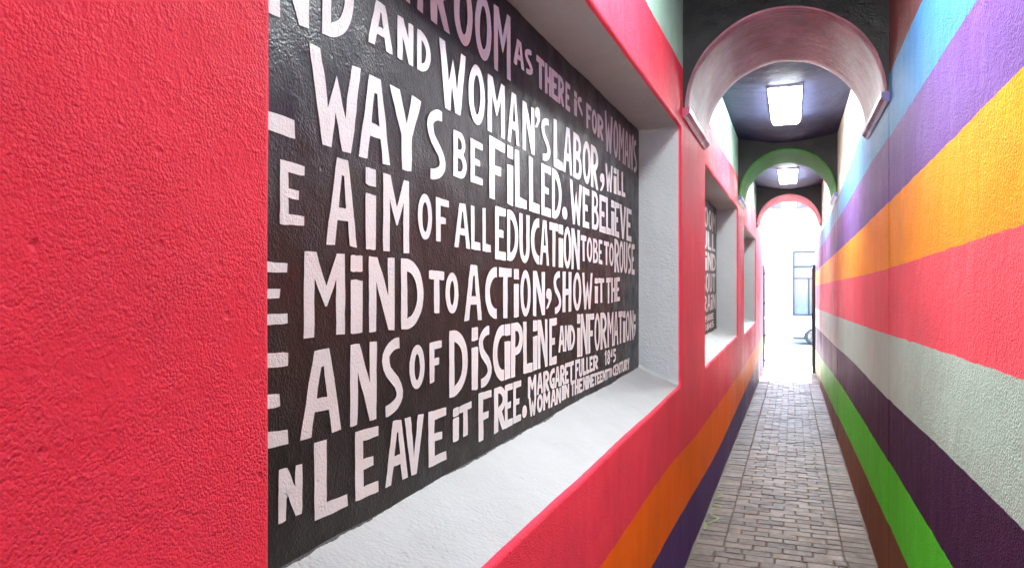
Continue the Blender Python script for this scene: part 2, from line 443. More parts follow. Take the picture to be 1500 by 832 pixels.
for n in NICHES:
    depths = [0, .1, .25, .45, .65, .82, .93, 1.0]
    xs = [XL - RIM + (XP - .004 - XL + RIM) * d for d in depths]
    rings = [outline_k(n, d, 0.0) for d in depths]
    m = len(rings[0])
    def part(sel):
        v = []; f = []; idx = {}
        def vi(j, i):
            i %= m
            if (j, i) not in idx:
                y, z, q = rings[j][i]; d = depths[j]
                # a soft fillet where sill and jambs run into the back panel
                w = max(0.0, (d - .82) / .18) ** 2 * .006
                idx[(j, i)] = len(v)
                v.append((xs[j], y + wob(y, d * 3, 5, .002), z + (w if q == 0 else 0) + wob(y, d * 2 + 5, 4, .004) * d))
            return idx[(j, i)]
        for j in range(len(depths) - 1):
            for i in range(m):
                q = rings[0][i][2]
                if q == sel: f.append((vi(j, i), vi(j, i+1), vi(j+1, i+1), vi(j+1, i)))
        return v, f
    v, f = part(1); rv = obj('niche', v, f, m_reveal, wall_l, True)
    for p in rv.data.polygons: p.use_smooth = True
    v, f = part(0); obj('sill', v, f, m_sill, rv, True)

# ------------------------------------------------------------------ lettering
def ell(cx, cy, rx, ry, a0, a1, n=20):
    return [(cx + rx * math.cos(R(a0 + (a1-a0)*i/n)), cy + ry * math.sin(R(a0 + (a1-a0)*i/n))) for i in range(n + 1)]
def ribbon(path, ws):
    """stroke with unequal thickness across (x) and along (y) the letter"""
    Lh = []; Rh = []
    for i, (x, y) in enumerate(path):
        a = path[max(0, i-1)]; b = path[min(len(path)-1, i+1)]
        dx, dy = b[0]-a[0], b[1]-a[1]; l = math.hypot(dx, dy) or 1
        nx, ny = -dy / l, dx / l
        w = ws if not callable(ws) else ws(i / (len(path)-1))
        Lh.append((x + nx * w[0], y + ny * w[1])); Rh.append((x - nx * w[0], y - ny * w[1]))
    return Lh + Rh[::-1]
def rect(x0, y0, x1, y1): return [(x0, y0), (x1, y0), (x1, y1), (x0, y1)]
G = {}
G['A'] = [[[(0, 0), (.24, 0), (.33, .29), (.69, .29), (.76, 0), (1, 0), (.70, 1), (.33, 1)], [(.38, .43), (.48, .82), (.57, .82), (.655, .43)]]]
G['B'] = [[[(0, 0), (.5, 0)] + ell(.55, .275, .45, .275, -90, 62, 14) + ell(.48, .76, .42, .24, -50, 90, 12) + [(0, 1)],
           [(.30, .11), (.30, .44)] + ell(.46, .28, .27, .16, 90, -90, 10), [(.30, .60), (.30, .88)] + ell(.44, .74, .22, .13, 90, -90, 10)]]
G['C'] = [[[(1, 1)] + ell(.95, .5, .95, .5, 100, 260, 24) + [(1, 0), (1, .19)] + ell(.98, .5, .60, .32, 262, 98, 22) + [(1, .80)]]]
G['D'] = [[[(0, 0), (.22, .0)] + ell(.22, .5, .78, .5, -86, 86, 24) + [(.2, 1), (0, 1)], [(.25, .14), (.25, .83)] + ell(.28, .49, .44, .335, 84, -84, 18)]]
G['E'] = [[[(0, 0), (1, 0), (.99, .15), (.32, .155), (.31, .43), (.76, .435), (.76, .565), (.31, .57), (.31, .85), (1, .86), (1, 1), (0, 1)]]]
G['F'] = [[[(.02, 0), (.35, 0), (.34, .42), (.76, .43), (.76, .56), (.33, .56), (.33, .85), (1, .85), (1, 1), (0, 1)]]]
G['G'] = [[[(1, .98)] + ell(.85, .5, .85, .5, 95, 268, 22) + [(1, .03), (1, .50), (.55, .50), (.55, .38), (.74, .38), (.74, .18)] + ell(.85, .5, .55, .33, 258, 96, 18) + [(1, .80)]]]
G['H'] = [[[(0, 0), (.33, 0), (.33, .42), (.67, .42), (.67, 0), (1, 0), (1, 1), (.67, 1), (.67, .57), (.33, .57), (.33, 1), (0, 1)]]]
G['L'] = [[[(.03, 0), (1, 0), (1, .16), (.36, .17), (.34, 1), (0, 1)]]]
G['M'] = [[[(0, 0), (.22, 0), (.23, .70), (.50, .36), (.53, .36), (.78, .70), (.78, 0), (1, 0), (1, 1), (.80, 1), (.53, .60), (.51, .60), (.27, 1), (0, 1)]]]
G['N'] = [[[(0, 0), (.25, 0), (.27, .68), (.76, 0), (1, 0), (1, 1), (.74, 1), (.74, .47), (.32, 1), (0, 1)]]]
G['O'] = [[ell(.5, .5, .5, .5, 0, 354, 28), ell(.5, .5, .235, .345, 354, 0, 24)]]
G['P'] = [[[(0, 0), (.34, 0), (.34, .40)] + ell(.42, .70, .58, .30, -86, 88, 18) + [(.0, 1)], [(.33, .54), (.33, .86)] + ell(.42, .70, .27, .16, 80, -80, 12)]]
G['R'] = [[[(0, 0), (.32, 0), (.32, .34), (.70, 0), (1, 0), (.62, .42)] + ell(.42, .71, .56, .29, -62, 88, 18) + [(0, 1)], [(.32, .54), (.32, .87)] + ell(.42, .71, .27, .15, 80, -80, 12)]]
def s_path():
    p = ell(.80, .735, .64, .20, 88, 178, 9) + [(.20, .66), (.30, .57), (.50, .49), (.70, .41), (.82, .32)] + ell(.20, .26, .66, .20, 0, -92, 9)
    return p
G['S'] = [[ribbon(s_path(), (.165, .07))]]
G['T'] = [[[(.35, 0), (.66, 0), (.65, .83), (1, .835), (1, 1), (0, 1), (0, .83), (.34, .83)]]]
G['U'] = [[[(0, 1)] + ell(.5, .36, .5, .36, 180, 360, 20) + [(1, 1), (.69, 1)] + ell(.5, .38, .19, .25, 360, 180, 14) + [(.31, 1)]]]
G['V'] = [[[(0, 1), (.30, 1), (.50, .28), (.72, 1), (1, 1), (.64, 0), (.38, 0)]]]
G['W'] = [[[(0, 1), (.19, 1), (.33, .40), (.50, .80), (.67, .36), (.80, 1), (1, 1), (.79, 0), (.62, 0), (.48, .40), (.39, 0), (.22, 0)]]]
G['Y'] = [[[(.36, 0), (.66, 0), (.68, .44), (1, 1), (.70, 1), (.50, .60), (.30, 1), (0, 1), (.36, .44)]]]
G['i'] = [[[(0.03, 0), (.97, 0), (1, .68), (0, .68)]], [[(0, .80), (1, .80), (.98, 1), (.02, 1)]]]
G['.'] = [[ell(.5, .5, .5, .5, 0, 340, 16)]]
G[','] = [[[(.05, .0), (.45, .08), (.95, .45), (1, .72), (.85, .95), (.5, 1), (.15, .94), (0, .74), (.1, .56), (.5, .5), (.45, .3)]]]
G[';'] = [[[(.05, .0), (.6, .1), (1, .4), (.9, .55), (.1, .55), (0, .42), (.4, .3)]], [ell(.5, .84, .45, .16, 0, 340, 14)]]
G['1'] = [[[(.34, 0), (.72, 0), (.72, 1), (.40, 1), (0, .80), (.10, .70), (.34, .80)]]]
G['8'] = [[ell(.5, .26, .5, .26, 115, 425, 18) + ell(.5, .74, .44, .26, -60, 240, 18), ell(.5, .26, .2, .13, 0, 330, 12), ell(.5, .75, .17, .13, 0, 330, 12)]]
G['4'] = [[[(.48, 0), (.82, 0), (.82, .26), (1, .26), (1, .40), (.82, .40), (.82, 1), (.48, 1), (0, .42), (0, .26), (.48, .26)], [(.26, .40), (.48, .72), (.48, .40)]]]
G['5'] = [[[(0, .0)] + ell(.25, .32, .75, .32, -88, 100, 18) + [(.30, .65), (.32, .86), (.95, .86), (.95, 1), (.04, 1), (0, .50)] + ell(.25, .32, .40, .18, 90, -90, 12) + [(0, .14)]]]
G['5'] = [[[(.02, 0), (.25, 0)] + ell(.30, .32, .70, .32, -88, 95, 16) + [(.30, .64), (.31, .86), (.95, .86), (.95, 1), (.03, 1), (.02, .50), (.26, .50)] + ell(.28, .32, .36, .18, 88, -88, 12) + [(.02, .14)]]]

def densify(poly, st=.12):
    out = []
    for i, a in enumerate(poly):
        b = poly[(i+1) % len(poly)]; d = math.dist(a, b); k = max(1, int(d / st))
        for j in range(k): out.append((a[0] + (b[0]-a[0])*j/k, a[1] + (b[1]-a[1])*j/k))
    return out
def grow(L, d):
    n = len(L); A = sum(L[i][0] * L[(i+1) % n][1] - L[(i+1) % n][0] * L[i][1] for i in range(n)); sg = 1 if A > 0 else -1
    out = []
    for i in range(n):
        a, c = L[i-1], L[(i+1) % n]; dx, dy = c[0]-a[0], c[1]-a[1]; l = math.hypot(dx, dy) or 1
        out.append((L[i][0] + sg * dy / l * d, L[i][1] - sg * dx / l * d))
    return out
def letter(ch, quad, v, f, x, rng):
    u0, u1, t0, t1, b0, b1 = quad
    sk = rng.uniform(-.02, .02); seed = rng.uniform(0, 50)
    for shape in G[ch]:
        loops = []
        for lp in shape:
            L = []
            cj = [(px + rng.uniform(-.012, .012), py + rng.uniform(-.008, .008)) for px, py in lp] if len(lp) < 14 else lp
            for px, py in densify(cj):
                q = Vector((px * 3 + seed, py * 5, seed))
                px += noise.noise(q) * .022 + sk * (py - .5); py += noise.noise(q + Vector((9, 3, 1))) * .012
                zt = t0 + (t1 - t0) * px; zb = b0 + (b1 - b0) * px
                L.append((u0 + (u1 - u0) * px, zb + (zt - zb) * py))
            loops.append(grow(L, (.0028 if t0 - b0 < .1 else .0012) * (1 if lp is shape[0] else -1)))
        n = len(v)
        for L in loops: v += [(x, a, b) for a, b in L]
        f += [tuple(n + i for i in t) for t in tessellate_polygon([[Vector((a, b, 0)) for a, b in L] for L in loops])]
def mural(n, label, words):
    y0, y1, zf, zb, zt = n
    t = empty('text_mural', (XP, (y0 + y1) / 2, zb), label, 'mural', 'dark painted panels set in the niches')
    MB().box((XP - .03, y0 - .05, zb - .06), (XP, y1 + .05, zt + .05)).build('panel', m_panel, t)
    rng = random.Random(3)
    for k, w in enumerate(words):
        v = []; f = []
        for i, L in enumerate(w):
            letter(L[0], L[1:], v, f, XP + .0013 + .0002 * (i % 2) + .00005 * (k % 3), rng)
        obj('painted_word', v, f, m_letter, t)
    return t
WORDS = [
    [('N',0.976,1.08,2.189,2.203,2.033,2.042), ('D',1.122,1.222,2.209,2.222,2.046,2.054)],
    [('A',1.276,1.368,2.168,2.167,2.079,2.079), ('N',1.394,1.459,2.167,2.166,2.079,2.08), ('D',1.483,1.544,2.166,2.165,2.08,2.08)],
    [('W',1.592,1.744,2.183,2.179,2.022,2.021), ('O',1.764,1.871,2.178,2.175,2.02,2.019), ('M',1.894,2.022,2.174,2.17,2.019,2.017), ('A',2.048,2.146,2.17,2.167,2.017,2.016), ('N',2.177,2.289,2.166,2.162,2.015,2.014), ('S',2.362,2.459,2.16,2.157,2.013,2.012)],
    [(',',2.298,2.347,2.172,2.176,2.107,2.107)],
    [('L',2.499,2.607,2.175,2.175,2.008,2.006), ('A',2.616,2.734,2.175,2.175,2.006,2.004), ('B',2.753,2.871,2.175,2.174,2.003,2.001), ('O',2.888,3.011,2.174,2.174,2.001,1.998), ('R',3.019,3.145,2.174,2.174,1.998,1.996)],
    [(',',3.176,3.258,2.074,2.079,1.999,1.999)],
    [('W',3.278,3.421,2.134,2.137,2.011,2.016), ('i',3.442,3.505,2.137,2.139,2.016,2.018), ('L',3.52,3.601,2.139,2.141,2.019,2.022), ('L',3.616,3.701,2.141,2.142,2.022,2.025)],
    [('A',1.359,1.447,2.352,2.356,2.214,2.212), ('T',1.454,1.533,2.357,2.361,2.212,2.211), ('R',1.547,1.65,2.362,2.367,2.21,2.208), ('O',1.674,1.788,2.369,2.375,2.208,2.205), ('O',1.806,1.92,2.376,2.382,2.205,2.203), ('M',1.939,2.07,2.383,2.39,2.202,2.2)],
    [('A',2.1,2.189,2.34,2.34,2.263,2.263), ('S',2.199,2.271,2.34,2.341,2.263,2.263)],
    [('T',2.312,2.393,2.346,2.345,2.247,2.246), ('H',2.403,2.471,2.345,2.344,2.246,2.246), ('E',2.479,2.548,2.344,2.344,2.245,2.245), ('R',2.556,2.625,2.344,2.343,2.245,2.244), ('E',2.649,2.706,2.343,2.342,2.244,2.243)],
    [('i',2.765,2.801,2.337,2.334,2.245,2.246), ('S',2.814,2.882,2.333,2.328,2.246,2.248)],
    [('F',2.945,3.022,2.331,2.329,2.233,2.231), ('O',3.034,3.118,2.329,2.327,2.231,2.229), ('R',3.133,3.236,2.327,2.324,2.229,2.226)],
    [('W',3.265,3.421,2.372,2.369,2.194,2.192), ('O',3.439,3.535,2.369,2.367,2.191,2.19), ('M',3.556,3.674,2.367,2.364,2.19,2.188), ('A',3.683,3.787,2.364,2.362,2.188,2.186), ('N',3.8,3.888,2.362,2.36,2.186,2.185), ('S',3.91,3.995,2.36,2.358,2.184,2.183)],
    [(',',3.886,3.915,2.378,2.375,2.327,2.324)],
    [('L',0.931,1.041,2.01,2.021,1.848,1.843)],
    [('W',1.084,1.249,2.016,2.013,1.845,1.844), ('A',1.241,1.359,2.013,2.011,1.844,1.843), ('Y',1.359,1.5,2.011,2.008,1.843,1.842), ('S',1.53,1.623,2.008,2.006,1.842,1.841)],
    [('B',1.672,1.75,1.977,1.975,1.863,1.862), ('E',1.777,1.857,1.974,1.972,1.862,1.861)],
    [('F',1.905,2.021,2.005,2.003,1.832,1.83), ('i',2.043,2.092,2.003,2.002,1.83,1.829), ('L',2.108,2.215,2.002,2,1.829,1.828), ('L',2.237,2.342,2,1.998,1.827,1.826), ('E',2.363,2.467,1.998,1.996,1.825,1.824), ('D',2.481,2.594,1.996,1.994,1.824,1.822)],
    [('.',2.607,2.669,1.874,1.872,1.833,1.831)],
    [('W',2.706,2.877,1.987,1.981,1.823,1.82), ('E',2.889,2.989,1.981,1.978,1.82,1.819)],
    [('B',3.034,3.151,1.983,1.981,1.822,1.82), ('E',3.164,3.284,1.981,1.98,1.819,1.817), ('L',3.288,3.386,1.98,1.979,1.817,1.816), ('i',3.39,3.457,1.979,1.978,1.816,1.815), ('E',3.464,3.561,1.978,1.977,1.815,1.813), ('V',3.571,3.719,1.976,1.975,1.813,1.81), ('E',3.733,3.856,1.975,1.973,1.81,1.808)],
    [('E',1.005,1.068,1.8,1.797,1.695,1.696)],
    [('A',1.135,1.233,1.83,1.826,1.668,1.666), ('i',1.266,1.303,1.825,1.823,1.665,1.665), ('M',1.334,1.442,1.822,1.818,1.664,1.662)],
    [('O',1.485,1.553,1.8,1.799,1.697,1.696), ('F',1.574,1.643,1.798,1.796,1.696,1.696)],
    [('A',1.678,1.771,1.798,1.798,1.687,1.685), ('L',1.779,1.84,1.798,1.799,1.685,1.684), ('L',1.857,1.915,1.799,1.799,1.683,1.682)],
    [('E',1.949,2.032,1.813,1.812,1.664,1.662), ('D',2.043,2.136,1.812,1.811,1.662,1.66), ('U',2.148,2.242,1.81,1.809,1.66,1.658), ('C',2.256,2.339,1.809,1.808,1.658,1.656), ('A',2.346,2.446,1.808,1.806,1.656,1.654), ('T',2.452,2.553,1.806,1.805,1.654,1.652), ('i',2.559,2.616,1.805,1.804,1.652,1.651), ('O',2.621,2.721,1.804,1.802,1.65,1.648), ('N',2.726,2.841,1.802,1.801,1.648,1.646)],
    [('T',2.861,2.942,1.783,1.782,1.685,1.683), ('O',2.953,3.038,1.782,1.781,1.682,1.68)],
    [('B',3.054,3.139,1.781,1.78,1.68,1.678), ('E',3.151,3.217,1.78,1.78,1.678,1.676)],
    [('T',3.249,3.345,1.779,1.779,1.676,1.673), ('O',3.349,3.442,1.778,1.778,1.673,1.671)],
    [('R',3.457,3.561,1.801,1.8,1.645,1.644), ('O',3.564,3.657,1.8,1.798,1.643,1.642), ('U',3.667,3.753,1.798,1.797,1.642,1.64), ('S',3.763,3.847,1.797,1.796,1.64,1.638), ('E',3.86,3.939,1.795,1.794,1.638,1.637)],
    [('E',0.94,1.022,1.631,1.629,1.53,1.53)],
    [('M',1.069,1.192,1.651,1.65,1.503,1.501), ('i',1.213,1.253,1.649,1.649,1.501,1.5), ('N',1.279,1.378,1.649,1.648,1.499,1.498), ('D',1.408,1.51,1.648,1.647,1.497,1.495)],
    [('T',1.54,1.616,1.624,1.621,1.529,1.525), ('O',1.629,1.698,1.62,1.617,1.524,1.521)],
    [('A',1.738,1.853,1.644,1.641,1.498,1.496), ('C',1.875,1.959,1.641,1.639,1.496,1.494), ('T',1.977,2.08,1.639,1.637,1.494,1.492), ('i',2.099,2.142,1.636,1.636,1.491,1.491), ('O',2.158,2.253,1.635,1.633,1.49,1.489), ('N',2.276,2.399,1.633,1.63,1.488,1.486)],
    [(',',2.414,2.474,1.574,1.571,1.506,1.507)],
    [('S',2.499,2.59,1.636,1.635,1.486,1.486), ('H',2.607,2.724,1.635,1.634,1.486,1.486), ('O',2.748,2.866,1.634,1.633,1.486,1.485), ('W',2.877,3.045,1.633,1.632,1.485,1.485)],
    [('i',3.083,3.139,1.612,1.612,1.507,1.506), ('T',3.145,3.252,1.612,1.612,1.506,1.505)],
    [('T',3.291,3.383,1.615,1.616,1.498,1.5), ('H',3.391,3.486,1.616,1.616,1.501,1.504), ('E',3.496,3.576,1.616,1.617,1.504,1.506)],
    [('E',0.934,1.024,1.486,1.479,1.335,1.328)],
    [('A',1.058,1.179,1.475,1.476,1.327,1.324), ('N',1.211,1.305,1.477,1.478,1.324,1.321), ('S',1.329,1.414,1.478,1.479,1.321,1.319)],
    [('O',1.447,1.514,1.454,1.455,1.359,1.362), ('F',1.543,1.603,1.455,1.456,1.364,1.367)],
    [('D',1.648,1.757,1.477,1.476,1.314,1.314), ('i',1.783,1.824,1.476,1.476,1.313,1.313), ('S',1.83,1.92,1.475,1.474,1.313,1.312), ('C',1.931,2.015,1.474,1.473,1.312,1.311), ('i',2.022,2.069,1.473,1.473,1.311,1.311), ('P',2.075,2.179,1.473,1.472,1.311,1.31), ('L',2.183,2.272,1.472,1.471,1.31,1.309), ('i',2.276,2.32,1.471,1.47,1.309,1.309), ('N',2.325,2.429,1.47,1.469,1.309,1.308), ('E',2.45,2.534,1.469,1.468,1.307,1.307)],
    [('A',2.56,2.635,1.437,1.434,1.344,1.342), ('N',2.639,2.695,1.434,1.431,1.342,1.341), ('D',2.702,2.772,1.431,1.428,1.341,1.34)],
    [('i',2.806,2.851,1.469,1.468,1.303,1.302), ('N',2.856,2.965,1.468,1.465,1.302,1.301), ('F',2.973,3.073,1.465,1.463,1.301,1.3), ('O',3.077,3.176,1.463,1.46,1.3,1.299), ('R',3.183,3.304,1.46,1.457,1.299,1.298), ('M',3.315,3.435,1.457,1.454,1.297,1.296), ('A',3.441,3.541,1.454,1.452,1.296,1.295), ('T',3.542,3.638,1.452,1.45,1.295,1.294), ('i',3.648,3.708,1.45,1.448,1.294,1.293), ('O',3.718,3.807,1.448,1.446,1.293,1.292), ('N',3.818,3.91,1.446,1.444,1.292,1.291)],
    [(';',3.917,3.969,1.425,1.423,1.301,1.302)],
    [('N',1.002,1.061,1.288,1.284,1.203,1.204)],
    [('L',1.097,1.202,1.315,1.31,1.177,1.175), ('E',1.229,1.313,1.309,1.305,1.175,1.173), ('A',1.342,1.436,1.304,1.3,1.172,1.171), ('V',1.422,1.51,1.301,1.297,1.171,1.169), ('E',1.537,1.629,1.296,1.292,1.169,1.167)],
    [('i',1.67,1.701,1.28,1.281,1.201,1.201), ('T',1.706,1.78,1.281,1.283,1.202,1.204)],
    [('F',1.829,1.92,1.297,1.296,1.168,1.168), ('R',1.941,2.034,1.295,1.294,1.169,1.169), ('E',2.025,2.089,1.294,1.293,1.169,1.169), ('E',2.094,2.163,1.293,1.292,1.169,1.169)],
    [('.',2.175,2.215,1.209,1.205,1.173,1.172)],
    [('M',2.229,2.307,1.291,1.291,1.227,1.226), ('A',2.316,2.376,1.291,1.291,1.226,1.225), ('R',2.384,2.447,1.291,1.291,1.225,1.223), ('G',2.452,2.509,1.291,1.291,1.223,1.222), ('A',2.515,2.573,1.291,1.291,1.222,1.221), ('R',2.578,2.636,1.291,1.291,1.221,1.22), ('E',2.64,2.687,1.292,1.292,1.22,1.219), ('T',2.689,2.754,1.292,1.292,1.219,1.218)],
    [('F',2.781,2.831,1.291,1.29,1.22,1.22), ('U',2.834,2.884,1.29,1.288,1.22,1.221), ('L',2.892,2.938,1.288,1.286,1.221,1.221), ('L',2.945,2.989,1.286,1.284,1.221,1.222), ('E',2.998,3.05,1.284,1.282,1.222,1.222), ('R',3.057,3.139,1.282,1.279,1.222,1.223)],
    [('1',3.265,3.306,1.286,1.284,1.223,1.222), ('8',3.312,3.366,1.284,1.282,1.222,1.221), ('4',3.372,3.422,1.281,1.279,1.22,1.219), ('5',3.434,3.486,1.279,1.276,1.219,1.218)],
    [('W',2.237,2.308,1.223,1.221,1.166,1.165), ('O',2.318,2.375,1.221,1.219,1.165,1.164), ('M',2.384,2.456,1.219,1.216,1.164,1.162), ('A',2.466,2.525,1.216,1.214,1.162,1.161), ('N',2.531,2.585,1.214,1.212,1.161,1.16)],
    [('i',2.6,2.631,1.215,1.213,1.165,1.165), ('N',2.636,2.69,1.213,1.211,1.165,1.164)],
    [('T',2.72,2.765,1.217,1.215,1.163,1.161), ('H',2.772,2.824,1.215,1.213,1.161,1.16), ('E',2.833,2.884,1.212,1.21,1.159,1.158)],
    [('N',2.897,2.945,1.211,1.21,1.159,1.158), ('i',2.949,2.969,1.209,1.209,1.158,1.158), ('N',2.974,3.022,1.209,1.207,1.158,1.158), ('E',3.027,3.07,1.207,1.205,1.157,1.157), ('T',3.073,3.12,1.205,1.203,1.157,1.156), ('E',3.125,3.169,1.203,1.202,1.156,1.156), ('E',3.174,3.219,1.201,1.2,1.156,1.155), ('N',3.224,3.278,1.2,1.198,1.155,1.154), ('T',3.28,3.328,1.198,1.196,1.154,1.154)],
    [('T',3.334,3.364,1.196,1.195,1.158,1.157), ('H',3.368,3.4,1.195,1.194,1.157,1.156)],
    [('C',3.422,3.468,1.2,1.2,1.154,1.153), ('E',3.474,3.515,1.2,1.2,1.153,1.152), ('N',3.521,3.576,1.2,1.201,1.152,1.151), ('T',3.579,3.629,1.201,1.201,1.151,1.151), ('U',3.634,3.687,1.201,1.201,1.151,1.15), ('R',3.691,3.746,1.201,1.201,1.15,1.149), ('Y',3.749,3.804,1.201,1.201,1.149,1.148)],
]

mural(NICHES[0], 'large black panel with a hand painted white quotation filling the nearest niche', WORDS)
ROWS = [('ROOM', 6.9, 8.44, 2.13, 2.33), ('FULL', 6.8, 8.40, 1.92, 2.10), ('FiND', 6.95, 8.46, 1.71, 1.89), ('ABOUT', 6.8, 8.40, 1.49, 1.68),
        ('TRAiN', 6.85, 8.44, 1.30, 1.46), ('MARiE', 7.4, 8.22, 1.20, 1.26), ('1845', 7.4, 8.22, 1.115, 1.175)]
words2 = []
for wd, a, b, z0, z1 in ROWS:
    wt = [.4 if ch in 'i1' else 1.0 for ch in wd]; gap = .12; tot = sum(wt) + gap * (len(wd) - 1); u = a; row = []
    for ch, k in zip(wd, wt):
        w = (b - a) * k / tot; row.append((ch, u, u + w, z1, z1, z0, z0)); u += w + (b - a) * gap / tot
    words2.append(row)
mural(NICHES[1], 'black panel with rows of white letters, seen as a thin sliver in the second niche', words2)
mural(NICHES[2], 'dark panel at the back of the third and farthest niche, hidden behind its red edge', [])

# ------------------------------------------------------------------ arches across the passage
ACX, AR, ASZ = -.052, .488, 2.545
ARCHES = [4.13, 8.58, 13.05]; ATH = 1.04
arch_lab = ['nearest archway with glossy maroon soffit and black face', 'middle archway with glossy green soffit and black face', 'farthest archway with glossy red soffit, framing the bright street']
right_v = []
for ai, y0 in enumerate(ARCHES):
    y1 = y0 + ATH
    t = empty('archway', (ACX, y0, ASZ), arch_lab[ai], 'archway')
    n = 48; v = []; f = []
    ang = [math.pi * i / n for i in range(n + 1)]
    for y in (y0, y1):
        v = []; f = []; s = 0
        rr = AR + .010
        xs_ = [XR + .02] + [ACX + rr * math.cos(a) for a in ang] + [XL - .02]
        zs_ = [ASZ] + [ASZ + rr * math.sin(a) for a in ang] + [ASZ]
        for x, z in zip(xs_, zs_): v += [(x, y, z), (x, y, 3.4)]
        for i in range(n + 2): f.append((s + 2*i, s + 2*i + 2, s + 2*i + 3, s + 2*i + 1))
        obj('spandrel', v, f, m_black, t)
    v = []; f = []
    ys = [(0, .010), (.003, .003), (.010, 0)] + [(.010 + (ATH - .02) * k / 12, 0) for k in range(1, 12)] + [(ATH - .010, 0), (ATH - .003, .003), (ATH, .010)]
    for dy, dr in ys:
        for a in ang:
            rr = AR + dr + wob(a * 2 + ai * 5, dy * 2, 1.2, .006)
            v.append((ACX + rr * math.cos(a), y0 + dy, ASZ + rr * math.sin(a)))
    m = n + 1
    for j in range(len(ys) - 1):
        for i in range(n): f.append((j*m + i, j*m + i + 1, (j+1)*m + i + 1, (j+1)*m + i))
    obj('soffit', v, f, m_arch[ai], t, True)
    for side in (0, 1):
        xw = XL if side == 0 else XR; sg = 1 if side == 0 else -1
        prof = [(-.01, ASZ + .004), (.036, ASZ + .004), (.040, ASZ - .004), (.038, ASZ - .022), (.022, ASZ - .040), (.008, ASZ - .048), (-.01, ASZ - .050)]
        v = []; f = []; k = len(prof); yy = [y0 - .012 + (ATH + .02) * q / 8 for q in range(9)]
        for y in yy:
            for a, z in prof: v.append((xw + sg * (a + wob(y * 3, z, 3, .003)), y, z + wob(y * 3 + 4, a, 3, .004)))
        for j in range(len(yy) - 1):
            for i in range(k): f.append((j*k + i, j*k + (i+1) % k, (j+1)*k + (i+1) % k, (j+1)*k + i))
        f += [tuple(range(k)), tuple(range(len(v) - 1, len(v) - 1 - k, -1))]
        obj('impost', v, f, m_imp[2] if ai == 1 else (m_imp[0] if side == 0 else m_imp[1]), t)

# ------------------------------------------------------------------ right wall: flat face, a hair thicker under each arch
wall_r = empty('wall', (XR, 5.9, 0), 'rainbow wall of rough plaster in orange, red, sage, violet and green stripes, without niches', 'wall')
prof = [(YA, 0)]
for y0 in ARCHES:
    prof += [(y0 - .004, 0), (y0 + .004, -.003), (y0 + ATH - .004, -.003), (y0 + ATH + .004, 0)]
prof += [(YB, 0)]
v = []; f = []
for y, d in prof: v += [(XR + d, y, -.6), (XR + d, y, 3.4)]
for i in range(len(prof) - 1): f.append((2*i, 2*i + 1, 2*i + 3, 2*i + 2))
b = len(v)
v += [(XR + .4, YA, -.6), (XR + .4, YA, 3.4), (XR + .4, YB, -.6), (XR + .4, YB, 3.4)]
e = 2 * (len(prof) - 1)
f += [(0, b, b+1, 1), (e, e+1, b+3, b+2), (b, b+2, b+3, b+1)]
obj('wall_face', v, f, m_right, wall_r)

# ------------------------------------------------------------------ ceiling (sagging between the arches) and roof slab
v = []; f = []; nx = 10; ys = [YA + (YB - .002 - YA) * i / 80 for i in range(81)]
for y in ys:
    for i in range(nx + 1):
        x = XL - .02 + (XR - XL + .04) * i / nx
        v.append((x, y, 3.185 - .07 * max(0, 1 - ((x - ACX) / .52) ** 2) + wob(x * 2, y, 1.3, .010)))
for j in range(80):
    for i in range(nx): f.append((j*(nx+1) + i, j*(nx+1) + i + 1, (j+1)*(nx+1) + i + 1, (j+1)*(nx+1) + i))
o = obj('ceiling', v, f, m_ceil, None, True); o['kind'] = 'structure'
MB().box((-1.3, YA - .05, 3.405), (1.2, YB + .05, 3.7)).build('roof', m_conc)['kind'] = 'structure'

# ------------------------------------------------------------------ ceiling lights
def light_proto():
    t = empty('ceiling_light', (ACX, 0, 3.12), 'x', 'ceiling light', 'square-ended ceiling lights down the passage')
    MB().box((ACX - .129, -.652, 3.092), (ACX + .129, .652, 3.135), .006).build('housing', m_house, t)
    bm = MB().box((ACX - .117, -.64, 3.058), (ACX + .117, .64, 3.098), .014)
    bm.build('diffuser', m_lamp, t, True)
    return t
light0 = light_proto()
lamp_lab = ['lit ceiling light of the bay above the lettered niche, nearest to the viewer', 'lit ceiling light seen through the maroon archway, the largest one in view',
            'small lit ceiling light seen under the green archway', 'farthest lit ceiling light, seen under the red archway next to the street']
for i, y in enumerate((2.2, 6.72, 11.2, 15.6)):
    t = light0
    if i:
        t = light0.copy(); C.objects.link(t)
        for ch in light0.children:
            c = ch.copy(); C.objects.link(c); c.parent = t
    t.location.y = y; t['label'] = lamp_lab[i]

# ------------------------------------------------------------------ lime spray marks at the floor's left edge
def mark(pts, label, w=.008):
    v = []; f = []
    for a, b in zip(pts[:-1], pts[1:]):
        a = Vector((a[0], a[1], 0)); b = Vector((b[0], b[1], 0)); d = (b - a); nrm = Vector((-d.y, d.x, 0)).normalized() * w
        n = len(v); segs = 4
        for k in range(segs + 1):
            p = a + d * k / segs; ww = nrm * random.uniform(.6, 1.3)
            for s in (1, -1):
                q = p + ww * s; v.append((q.x, q.y, floor_z(q.y) + .0035 + .0003 * len(f)/10))
        for k in range(segs): f.append((n + 2*k, n + 2*k + 1, n + 2*k + 3, n + 2*k + 2))
    tag(obj('spray_mark', v, f, m_lime, None, False, (pts[0][0], pts[0][1], floor_z(pts[0][1]))), label, 'paint mark', 'lime marks on the bricks')
mark([(-.55, 5.95), (-.485, 5.87), (-.545, 5.76)], 'lime chevron sprayed on the bricks, farthest of three from the viewer')
mark([(-.545, 5.60), (-.47, 5.53), (-.54, 5.44)], 'lime chevron sprayed on the bricks, middle one of three', .009)
